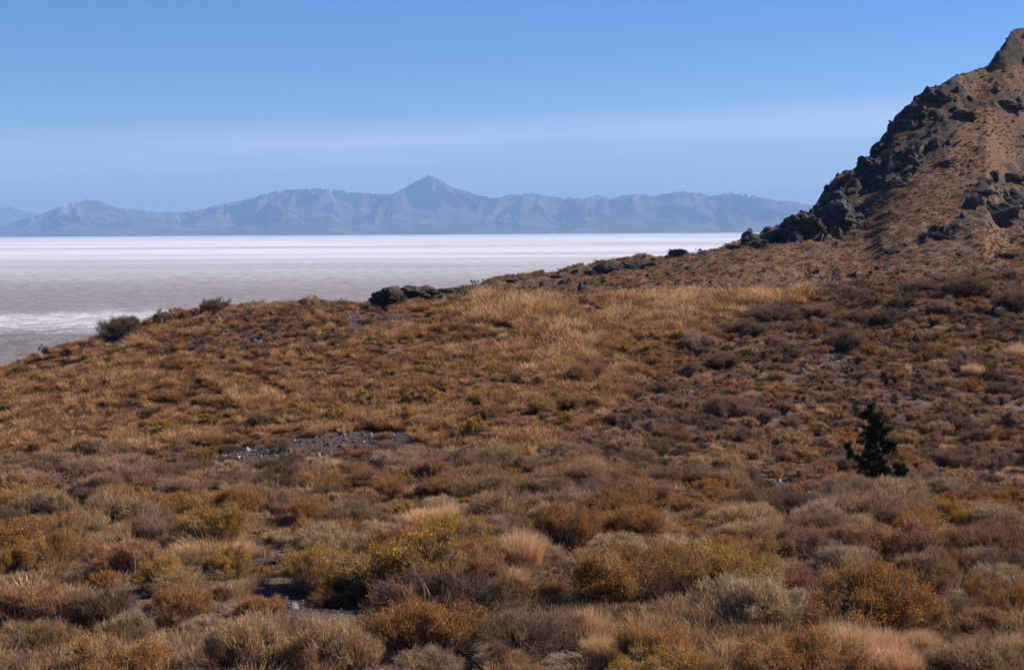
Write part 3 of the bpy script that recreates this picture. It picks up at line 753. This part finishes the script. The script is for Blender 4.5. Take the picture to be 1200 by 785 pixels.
P0, P2 = np.concatenate(P0), np.concatenate(P2)
g = Geo(); g.add(*ribbons(P0, (P0 + P2) / 2, P2, 0.016, r))
cm_ = plant_mat('juniper_leaves', (0.026, 0.030, 0.013), (0.078, 0.082, 0.032), (0.12, 0.116, 0.046), var=0.0)
cr = link(bpy.data.objects.new('crown', g.mesh('crown', [cm_]))); cr.parent = jun

# ------------------------------------------------------------------ shrubs: where each one stands
# kind, photograph column and row of the foot, width and height in photograph pixels
LM = [('ochre', 135, 800, 130, 58), ('rust', 38, 732, 115, 58), ('dark', 112, 737, 86, 58), ('grey', 148, 758, 78, 46), ('ochre', 205, 728, 78, 44), ('rust', 259, 704, 36, 20),
      ('tan', 285, 795, 120, 86), ('yellow', 264, 677, 58, 40), ('ochre', 62, 668, 84, 52), ('ochre', 12, 672, 58, 46), ('dark', 8, 627, 46, 42), ('tan', 104, 630, 78, 34), ('ochre', 136, 594, 62, 30),
      ('twig', 182, 640, 62, 44), ('yellow', 150, 658, 64, 24), ('dark', 84, 694, 44, 26), ('tan', 32, 764, 90, 46), ('twig', 14, 796, 66, 36), ('tan', 200, 694, 84, 30), ('ochre', 256, 618, 84, 24),
      ('yellow', 490, 702, 176, 84), ('grey', 388, 655, 98, 48), ('ochre', 366, 617, 64, 38), ('grey', 574, 634, 68, 34), ('yellow', 378, 697, 84, 44), ('ochre', 382, 708, 46, 22), ('grey', 318, 637, 32, 18),
      ('ochre', 500, 769, 150, 74), ('dark', 612, 772, 112, 64), ('grey', 496, 800, 96, 46), ('tan', 395, 795, 116, 74), ('twig', 335, 782, 104, 66), ('ochre', 668, 643, 84, 60), ('ochre', 738, 634, 94, 46),
      ('ochre', 800, 600, 48, 25), ('ochre', 742, 708, 166, 74), ('yellow', 862, 694, 140, 58), ('grey', 882, 738, 136, 72), ('twig', 722, 734, 64, 34), ('ochre', 768, 786, 112, 72), ('yellow', 786, 808, 140, 52),
      ('twig', 648, 758, 86, 52), ('rust', 643, 700, 46, 20), ('ochre', 602, 697, 38, 24), ('rust', 842, 614, 84, 26), ('ochre', 935, 808, 142, 78), ('ochre', 1012, 738, 156, 86), ('ochre', 1166, 722, 84, 50),
      ('dark', 1118, 738, 80, 44), ('tan', 1082, 694, 84, 54), ('ochre', 1116, 684, 40, 46), ('twig', 940, 658, 80, 50), ('dark', 988, 652, 58, 40), ('rust', 1048, 654, 124, 50), ('rust', 1162, 656, 104, 54),
      ('rust', 996, 592, 42, 22), ('rust', 1058, 593, 62, 22), ('ochre', 1104, 582, 38, 17), ('tan', 1150, 806, 150, 62), ('rust', 1164, 744, 84, 36), ('grey', 1172, 694, 72, 36), ('yellow', 60, 705, 50, 25),
      ('dark', 262, 530, 36, 12), ('dark', 102, 533, 38, 21), ('twig', 133, 543, 42, 25), ('dark', 146, 394, 52, 29), ('dark', 190, 381, 30, 18), ('dark', 253, 367, 38, 20), ('tan', 361, 361, 28, 16), ('tan', 411, 361, 15, 8),
      ('dark', 234, 407, 20, 14), ('twig', 266, 408, 22, 10), ('dark', 462, 362, 30, 22), ('tan', 498, 500, 38, 16), ('yellow', 570, 471, 37, 15), ('yellow', 633, 483, 36, 18), ('yellow', 667, 479, 35, 18), ('yellow', 657, 433, 38, 18),
      ('rust', 690, 451, 52, 34), ('yellow', 766, 416, 38, 16), ('ochre', 768, 447, 36, 18), ('yellow', 690, 436, 28, 14), ('dark', 1134, 350, 64, 31), ('dark', 1192, 368, 50, 34), ('dark', 985, 343, 28, 14), ('dark', 905, 378, 70, 26),
      ('dark', 990, 412, 54, 32), ('dark', 1010, 383, 60, 24), ('twig', 955, 376, 50, 24), ('dark', 1042, 381, 46, 22), ('twig', 1104, 368, 36, 20), ('dark', 850, 349, 70, 13), ('dark', 930, 345, 66, 13), ('twig', 855, 492, 64, 32),
      ('dark', 848, 432, 44, 22), ('rust', 786, 522, 50, 28), ('dark', 1115, 505, 52, 22), ('dark', 1146, 520, 40, 22), ('dark', 1176, 468, 46, 24), ('twig', 1120, 545, 60, 24), ('yellow', 1040, 563, 24, 16), ('rust', 975, 562, 34, 22),
      ('rust', 1075, 562, 44, 20), ('dark', 1084, 345, 40, 18), ('twig', 880, 358, 36, 14), ('dark', 880, 395, 50, 24), ('twig', 820, 410, 44, 24), ('ochre', 805, 427, 28, 14), ('dark', 1065, 352, 30, 14),
      ('grey', 240, 745, 60, 30), ('dark', 375, 622, 60, 26), ('twig', 600, 590, 50, 22), ('dark', 365, 660, 44, 22), ('ochre', 1002, 664, 40, 30), ('tan', 590, 790, 90, 34), ('ochre', 1120, 640, 60, 26)]
straws = [(145, 627, 30, 18), (196, 642, 42, 20), (246, 648, 76, 24), (500, 620, 50, 28), (530, 618, 52, 30), (612, 664, 50, 48), (628, 655, 34, 34), (690, 754, 58, 46), (1000, 778, 60, 54), (1035, 772, 56, 40), (975, 762, 36, 40),
          (560, 690, 30, 14), (1140, 442, 24, 18), (1195, 425, 30, 26), (620, 470, 24, 14), (860, 770, 40, 24), (760, 620, 60, 14), (1080, 760, 40, 24), (700, 690, 36, 12), (300, 745, 44, 24), (468, 622, 40, 22), (598, 684, 46, 18), (1052, 792, 60, 40), (955, 785, 44, 36), (118, 628, 30, 14), (222, 655, 44, 18),
          (285, 652, 40, 18), (705, 775, 46, 36), (905, 612, 46, 12), (850, 622, 50, 14), (420, 745, 50, 22), (1190, 770, 46, 30)]

pl = []       # kind, x, y, z, width, height, rot
for (k, px, py, w, h) in LM:
    far = 7.0
    x, y, z = at_px(px, min(py, 1000), 6.0, 64.5 if (px < 480 and py < 400) else 95.0)
    pl.append([k, x, y, z, w / FPX * y, h / FPX * y, rng.uniform(0, 6.28), 1])
# fill between them
def cover_of(px, py, Y):
    """densities and mix of kinds for a point of ground"""
    om = float(orange_zone(np.array([px]), np.array([py]), np.array([Y]))[0])
    if om > 0.5:
        if py < 415 and px < 460: return 0.32, {'dark': .25, 'twig': .35, 'tan': .2, 'rust': .2}, (0.35, 0.8)
        return 0.05, {'yellow': .4, 'rust': .3, 'dark': .1, 'tan': .2}, (0.4, 0.95)
    if Y < 21: return 0.9, {'yellow': .15, 'ochre': .26, 'grey': .16, 'dark': .07, 'rust': .13, 'twig': .13, 'tan': .10}, (0.45, 1.2)
    if Y < 27: return 1.0, {'yellow': .08, 'ochre': .20, 'grey': .10, 'dark': .14, 'rust': .24, 'twig': .18, 'tan': .06}, (0.5, 1.15)
    if px < 760: return 1.1, {'grey': .10, 'dark': .25, 'twig': .42, 'rust': .10, 'ochre': .08, 'tan': .05}, (0.45, 1.1)
    if py < 430: return 0.95, {'dark': .42, 'twig': .26, 'rust': .14, 'tan': .06, 'ochre': .10, 'yellow': .02}, (0.5, 1.25)
    return 1.0, {'dark': .22, 'twig': .30, 'rust': .28, 'tan': .10, 'ochre': .08, 'yellow': .02}, (0.4, 1.05)
AX = np.array([[p[1], p[2], p[4]] for p in pl])
SXY = []
for a_, b_, w_, h_ in straws:
    x, y, z = at_px(a_, b_, 6, 95); SXY.append((x, y, w_ / FPX * y))
def wide(n, y0, y1, k=0.46, m=6.0):
    """n even points of ground, a strip wider than the view at every distance"""
    ys = np.linspace(y0, y1, 400); cdf = np.cumsum(k * ys + m); y = np.interp(rng.random(n) * cdf[-1], cdf, ys)
    return y, rng.uniform(-1, 1, n) * (k * y + m)
tries = 30000
yy, xx = wide(tries, 5.5, 92.0); uu = xx / yy; zz = gz(xx, yy); qx, qy = proj(xx, yy, zz)
for i in range(tries):
    if yy[i] > 76 and rng.random() < 0.6: continue
    dens, mixk, (s0, s1) = cover_of(qx[i], qy[i], yy[i])
    if rng.random() > dens: continue
    if gmask(GM, xx[i], yy[i]) > 0.5 and rng.random() < 0.88: continue
    if 235 < qx[i] < 485 and 533 < qy[i] < 560 and w > 0.5: continue
    if abs(uu[i] - jx / jy) * jy < 0.9 and jy - 3.2 < yy[i] < jy + 0.5: continue
    if any(abs(uu[i] * sy - sx) < sw_ * .5 and -2.0 < yy[i] - sy < sw_ * .3 for sx, sy, sw_ in SXY): continue
    w = s0 * .8 + (s1 * 1.05 - s0 * .8) * rng.random() ** 1.9
    if yy[i] < 9.3 and w > 0.45: continue
    dd = np.hypot(AX[:, 0] - xx[i], AX[:, 1] - yy[i])
    if np.any(dd < (AX[:, 2] + w) * 0.28): continue
    # a filler never stands in front of a placed shrub near the camera
    if yy[i] < 26:
        lm = AX[:len(LM)]
        front = (lm[:, 1] > yy[i]) & (lm[:, 1] - yy[i] < 1.6) & (np.abs(lm[:, 0] / lm[:, 1] - uu[i]) * yy[i] < (lm[:, 2] * 0.5 + w * 0.4))
        if front.any():
            if rng.random() < 0.75: continue
            w = min(w, 0.3)
    k = rng.choice(list(mixk), p=np.array(list(mixk.values())) / sum(mixk.values()))
    asp = {'yellow': .58, 'ochre': .52, 'grey': .52, 'dark': .5, 'rust': .44, 'twig': .5, 'tan': .5}[k] * rng.uniform(.8, 1.15)
    pl.append([k, xx[i], yy[i], float(zz[i]), w, w * asp, rng.uniform(0, 6.28), 0])
    AX = np.vstack([AX, [xx[i], yy[i], w]])
PLX = np.array([[p[1], p[2], p[3], p[4], p[5]] for p in pl])
fx, fy = proj(PLX[:, 0], PLX[:, 1], PLX[:, 2] + PLX[:, 4] * 0.6)
spx = PLX[:, 3] / PLX[:, 1] * FPX
inview = (fx > 4) & (fx < 1196) & (fy < 782) & (fy > 0) & (PLX[:, 1] < 78)
rank = np.where(inview, spx + 1000 * np.array([p[7] for p in pl]), -1)
order = np.argsort(-rank)
single = [i for i in order[:300] if rank[i] > 0]
sset = set(single)

# labels: look + order + where, from things one can find
POI = [('the dark juniper', 1022, 520), ('the gravel patch below the knoll', 350, 525), ('the big yellow-flowered rabbitbrush', 490, 655), ('the paired black boulders', 470, 350),
       ('the pale gravel under the juniper', 890, 575), ('the white stones at the right edge', 1180, 570), ('the tall straw clump by the grey sagebrush', 615, 645),
       ('the bright straw clump at the bottom right', 1010, 755), ('the ochre mound in the bottom left', 135, 775), ('the large dark bush on the right crest', 1134, 335),
       ('the round dark bush on the left crest', 146, 380), ('the pale straw patch on the left', 245, 640), ('the orange mound at the bottom', 768, 750), ('the tall straw grass on the knoll', 620, 400),
       ('the stony gap on the right slope', 990, 400), ('the small straw tuft on the right slope', 1140, 434), ('the bare-twigged bush on the left', 182, 620), ('the dark hollow below the brown hill', 880, 350)]
LOOK = {'yellow': 'yellow-flowered rabbitbrush', 'ochre': 'ochre rabbitbrush', 'grey': 'pale grey sagebrush', 'dark': 'dark sagebrush', 'rust': 'rusty brown shrub',
        'twig': 'purplish grey twiggy shrub', 'tan': 'tan dry shrub'}
ORD = ['nearest', 'second', 'third', 'fourth', 'fifth', 'sixth', 'seventh', 'eighth', 'ninth', 'tenth', 'eleventh', 'twelfth', 'thirteenth', 'fourteenth', 'fifteenth', 'sixteenth', 'seventeenth', 'eighteenth', 'nineteenth', 'twentieth']
def where(px, py):
    n_, x_, y_ = min(POI, key=lambda q: math.hypot((q[1] - px) * 0.8, (q[2] - py) * 1.5))
    dx, dy = px - x_, (py - y_) * 1.6
    if math.hypot(dx, dy) < 14: return 'at ' + n_, 0, n_
    a = math.degrees(math.atan2(-dy, dx)) % 360
    d = ['right of', 'up right of', 'above', 'up left of', 'left of', 'down left of', 'below', 'down right of'][int(((a + 22.5) % 360) // 45)]
    return d + ' ' + n_, math.hypot(dx, dy), n_
SPECIAL = {(490, 702): 'broad rabbitbrush covered in yellow flowers, the biggest bush near the middle', (135, 800): 'ochre flower-topped mound cut off by the bottom edge at the left',
           (146, 393): 'round dark bush on the left shoulder of the grassy knoll', (253, 366): 'dark bush on the knoll skyline against the salt flat', (1134, 350): 'large dark bush on the right crest below the brown slope',
           (574, 634): 'round pale grey sagebrush between two straw grass clumps', (182, 640): 'bare-twigged purplish bush beside the pale straw patch', (768, 786): 'low mound with orange heads at the bottom, right of the straw clump',
           (462, 362): 'dark bush growing against the large black boulder'}
buckets = {}
lab = {}
for i in single:
    if i < len(LM) and (LM[i][1], LM[i][2]) in SPECIAL: lab[i] = SPECIAL[LM[i][1], LM[i][2]]; continue
    wtxt, dist_, _ = where(fx[i], fy[i]); buckets.setdefault((pl[i][0], wtxt), []).append((dist_, i))
for (k, wtxt), ms in buckets.items():
    ms.sort()
    for j, (_, i) in enumerate(ms):
        o_ = '' if len(ms) == 1 else (ORD[j] if j < len(ORD) else 'farther') + ' '
        lab[i] = ' '.join((o_ + LOOK[k] + ' ' + wtxt).split()[:99])
GRP = {'rabbitbrush': 'rabbitbrush scattered over the scrub', 'sagebrush': 'sagebrush scattered over the scrub', 'dry_shrub': 'dry shrubs scattered over the scrub'}

for n_, i in enumerate(single):
    k, x, y, z, w, h, rot, isl = pl[i]
    d, lods = PROTO[k, n_ % NVAR]
    nm = K[k]['name']
    sc = (w / 0.98, w / 0.98, h / 0.66)
    if spx[i] >= 34:
        o = link(bpy.data.objects.new(nm, None)); o.empty_display_size = 0.2
        for pn, pm in d.items():
            c_ = link(bpy.data.objects.new(pn, pm)); c_.parent = o
    else:
        o = link(bpy.data.objects.new(nm, lods[0]))
    o.location = (x, y, z - 0.02); o.rotation_euler = (0.09 * math.sin(3 * rot), 0.09 * math.cos(5 * rot), rot); o.scale = sc
    tag(o, lab[i], 'shrub', GRP[nm])

# the rest of the shrubs, too many to count
kinds = list(K)
src = [hidden(K[k]['name'], PROTO[k, v][1][0]) for k in kinds for v in range(NVAR)]
rest = [i for i in range(len(pl)) if i not in sset]
q = np.array([[pl[i][1], pl[i][2], pl[i][3] - .02, pl[i][4], pl[i][5], pl[i][6]] for i in rest])
wh = np.array([kinds.index(pl[i][0]) * NVAR + int(rng.integers(NVAR)) for i in rest])
scatter('scrub', src, q[:, 0], q[:, 1], q[:, 2], np.stack([q[:, 5] * 0, q[:, 5] * 0, q[:, 5]], -1), np.stack([q[:, 3] / .98, q[:, 3] / .98, q[:, 4] / .66], -1), wh,
        'low mixed sagebrush and dry scrub filling the slopes', 'scrub')

# ------------------------------------------------------------------ grass
def free_points(n, y0, y1, umax=0.47):
    n = int(n * 1.25); y, x = wide(n, y0, y1); z = gz(x, y)
    px, py = proj(x, y, z); return x, y, z, px, py
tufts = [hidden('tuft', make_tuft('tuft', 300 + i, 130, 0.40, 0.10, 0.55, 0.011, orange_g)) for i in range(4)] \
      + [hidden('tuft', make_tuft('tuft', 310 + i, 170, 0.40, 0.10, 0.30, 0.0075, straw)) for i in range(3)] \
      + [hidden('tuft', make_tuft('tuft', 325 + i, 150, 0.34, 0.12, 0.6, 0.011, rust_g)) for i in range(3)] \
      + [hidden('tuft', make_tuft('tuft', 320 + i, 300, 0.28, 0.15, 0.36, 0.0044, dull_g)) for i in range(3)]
X, Y, Z, px, py = free_points(90000, 24, 92)
om = orange_zone(px, py, Y); gm = gmask(GM, X, Y)
patch = fbm(X * 0.22, Y * 0.22, 3, seed=41)
tallz = sstep(95, 40, np.hypot((px - 630) * 0.75, (py - 395) * 1.6)) + sstep(30, 8, np.abs(py - 362 - 0.0 * px)) * (px > 560) * (px < 960)
keep = rng.random(len(X)) < om * (0.55 + 0.55 * patch) * (1 - 0.9 * gm) * np.where((py < 412) & (px < 460), 0.45, 1)
X, Y, Z, px, py, patch, tallz = (a[keep] for a in (X, Y, Z, px, py, patch, tallz))
strawish = rng.random(len(X)) < (0.04 + 0.24 * np.clip(tallz, 0, 1) + 0.12 * (patch > 0.3))
rp = fbm(X * 0.35, Y * 0.35, 3, seed=43)
wh = np.where(strawish, 4 + rng.integers(0, 3, len(X)), np.where(rng.random(len(X)) < 0.30 + 0.55 * rp, 7 + rng.integers(0, 3, len(X)), rng.integers(0, 4, len(X))))
sc = rng.uniform(0.45, 1.1, len(X)) * (1 + 1.05 * np.clip(tallz, 0, 1)) * (1 + 0.5 * np.clip(patch, -.5, .6))
scatter('orange_grass', tufts, X, Y, Z, np.stack([rng.normal(size=len(X)) * .08, rng.normal(size=len(X)) * .08, rng.uniform(0, 6.28, len(X))], -1),
        np.stack([sc * 1.15, sc * 1.15, sc * rng.uniform(.7, 1.1, len(X))], -1), wh, 'orange-brown dry grass covering the rounded knoll', 'grass')
# dull grass and litter between the shrubs
X, Y, Z, px, py = free_points(110000, 5.5, 90)
om = orange_zone(px, py, Y); gm = gmask(GM, X, Y); patch = fbm(X * 0.30, Y * 0.30, 3, seed=47)
dn = np.where(Y < 27, 0.50, 0.52) * (1 - om) * (1 - .9 * gm) * (0.6 + 0.9 * patch)
keep = rng.random(len(X)) < dn * np.clip(14 / Y, .55, 1.6)
X, Y, Z, px, py, patch = (a[keep] for a in (X, Y, Z, px, py, patch))
a_ = rng.random(len(X)); wh = np.where(a_ < (0.10 + 0.18 * (patch > .2)) * np.where(Y < 24, .08, 1), 4 + rng.integers(0, 3, len(X)), np.where((a_ < 0.34) & (Y > 24), rng.integers(0, 4, len(X)), 10 + rng.integers(0, 3, len(X))))
sc = rng.uniform(0.45, 1.05, len(X))
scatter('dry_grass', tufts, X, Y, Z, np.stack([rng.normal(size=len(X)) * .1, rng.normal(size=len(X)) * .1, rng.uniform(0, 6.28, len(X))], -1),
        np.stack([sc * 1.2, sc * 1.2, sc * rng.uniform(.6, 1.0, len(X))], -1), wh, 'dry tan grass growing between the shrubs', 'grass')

# straw clumps one can pick out
clumps = [make_tuft('straw_clump', 330 + i, 2600, 0.60, 0.36, 0.30, 0.0048, straw, 0.5) for i in range(3)]
POI2 = [p for p in POI if 'straw' not in p[0]] + [('the pale round grey sagebrush', 574, 618)]
STRAW, sb = {}, {}
for i, (a_, b_, w_, h_) in enumerate(straws):
    if i in (5, 8, 12): continue
    n2_, x2_, y2_ = min(POI2, key=lambda t_: math.hypot(t_[1] - a_, (t_[2] - b_) * 1.5))
    an = math.degrees(math.atan2(y2_ - b_, a_ - x2_)) % 360
    d_ = ['right of', 'up right of', 'above', 'up left of', 'left of', 'down left of', 'below', 'down right of'][int(((an + 22.5) % 360) // 45)]
    sb.setdefault(d_ + ' ' + n2_, []).append((math.hypot(a_ - x2_, b_ - y2_), i))
for t_, ms in sb.items():
    for j, (_, i) in enumerate(sorted(ms)): STRAW[i] = ('' if len(ms) == 1 else ORD[j] + ' ') + 'straw-coloured grass clump ' + t_
for i, (a_, b_, w_, h_) in enumerate(straws):
    x, y, z = at_px(a_, b_, 6, 95)
    o = link(bpy.data.objects.new('straw_clump', clumps[i % 3])); w, h = w_ / FPX * y, h_ / FPX * y
    o.location = (x, y, z); o.scale = (w / .80, w / .80, h / .45); o.rotation_euler = (0, 0, i * 1.7)
    sw = {5: 'tall pale straw clump beside the round grey sagebrush', 8: 'bright straw clump between the ochre mounds at the bottom right', 12: 'small bright straw tuft on the right slope above the juniper'}.get(i)
    sw = sw or STRAW[i]
    tag(o, sw, 'grass clump', 'straw grass clumps among the scrub')

# ------------------------------------------------------------------ stones
m = Mat('stone_mix', 0.9, 0.2)
rn = m.rand(); c = m.ramp(rn, [(0.0, (0.05, 0.037, 0.030)), (0.6, (0.10, 0.075, 0.062)), (0.9, (0.20, 0.16, 0.14)), (1.0, (0.48, 0.42, 0.37))])
stone_mat = m.done(c)
stones = [hidden('stone', rock_mesh('stone', 70 + i, 2, stone_mat, 0.15, 8)) for i in range(4)]
X, Y, Z, px, py = free_points(60000, 6, 90)
gm = gmask(GM, X, Y)
keep = rng.random(len(X)) < np.where(gm > .5, 0.9, np.where(Y < 30, 0.16, 0.08))
X, Y, Z = X[keep], Y[keep], Z[keep]
sc = rng.uniform(0.015, 0.04, len(X)) * (1 + 1.2 * rng.random(len(X)) ** 6) * np.clip(Y / 22, 0.8, 1.5)
scatter('gravel', stones, X, Y, Z, rng.uniform(0, 6.28, (len(X), 3)), np.stack([sc * 1.3, sc, sc * .8], -1), rng.integers(0, 4, len(X)), 'grey and whitish stones strewn over the bare patches', 'gravel')

# ------------------------------------------------------------------ cover of the far hill
ftufts = [hidden('tuft', make_tuft('tuft', 350 + i, 26, 0.40, 0.20, 0.9, 0.07, brown_g)) for i in range(4)]
fsrc = ftufts + [hidden('bush', PROTO['dark', v][1][1]) for v in range(2)] + [hidden('bush', PROTO['ochre', 0][1][1])]
u = rng.uniform(-0.12, 0.46, 120000); Y = rng.uniform(90, 240, 120000); X = u * Y
dens = fbm(X * 0.08, Y * 0.08, 3, seed=51)
keep = (rng.random(len(X)) < (0.45 + 0.5 * dens) * Y / 240) & (gmask(ISF, X, Y) > .5)
X, Y = X[keep], Y[keep]; rm = gmask(RM, X, Y)
keep = rng.random(len(X)) < (1 - 0.9 * rm); X, Y = X[keep], Y[keep]; Z = gz(X, Y)
wh = rng.choice(7, len(X), p=[.24, .24, .24, .24, .02, .02, .0]); sc = rng.uniform(.3, 1.0, len(X))
scatter('hillside_tufts', fsrc, X, Y, Z - .02, np.stack([X * 0, X * 0, rng.uniform(0, 6.28, len(X))], -1), np.stack([sc, sc, sc * rng.uniform(.6, 1, len(X))], -1), wh,
        'golden-brown tufts covering the far rocky hillside', 'grass')
frock = [hidden('stone', rock_mesh('stone', 90 + i, 3, rock_mat, 0.15, 10)) for i in range(4)]
u = rng.uniform(-0.12, 0.46, 16000); Y = rng.uniform(92, 242, 16000); X = u * Y
rm = gmask(RM, X, Y); cl = fbm(X * 0.06, Y * 0.06, 3, seed=61)
keep = (gmask(ISF, X, Y) > .5) & (rng.random(len(X)) < np.where(rm > .3, .14, 0.015 + 0.22 * (cl > 0.24)))
X, Y, rm = X[keep], Y[keep], rm[keep]; Z = gz(X, Y)
sc = rng.uniform(.10, .32, len(X)) * (1 + 1.3 * (rm > .3)) * (1 + .8 * rng.random(len(X)) ** 6)
scatter('rubble', frock, X, Y, Z, rng.uniform(0, 6.28, (len(X), 3)), np.stack([sc * 1.3, sc, sc * .8], -1), rng.integers(0, 4, len(X)), 'dark rubble lying over the rocky hillside', 'rubble')
print('shrubs', len(pl), 'single', len(single))
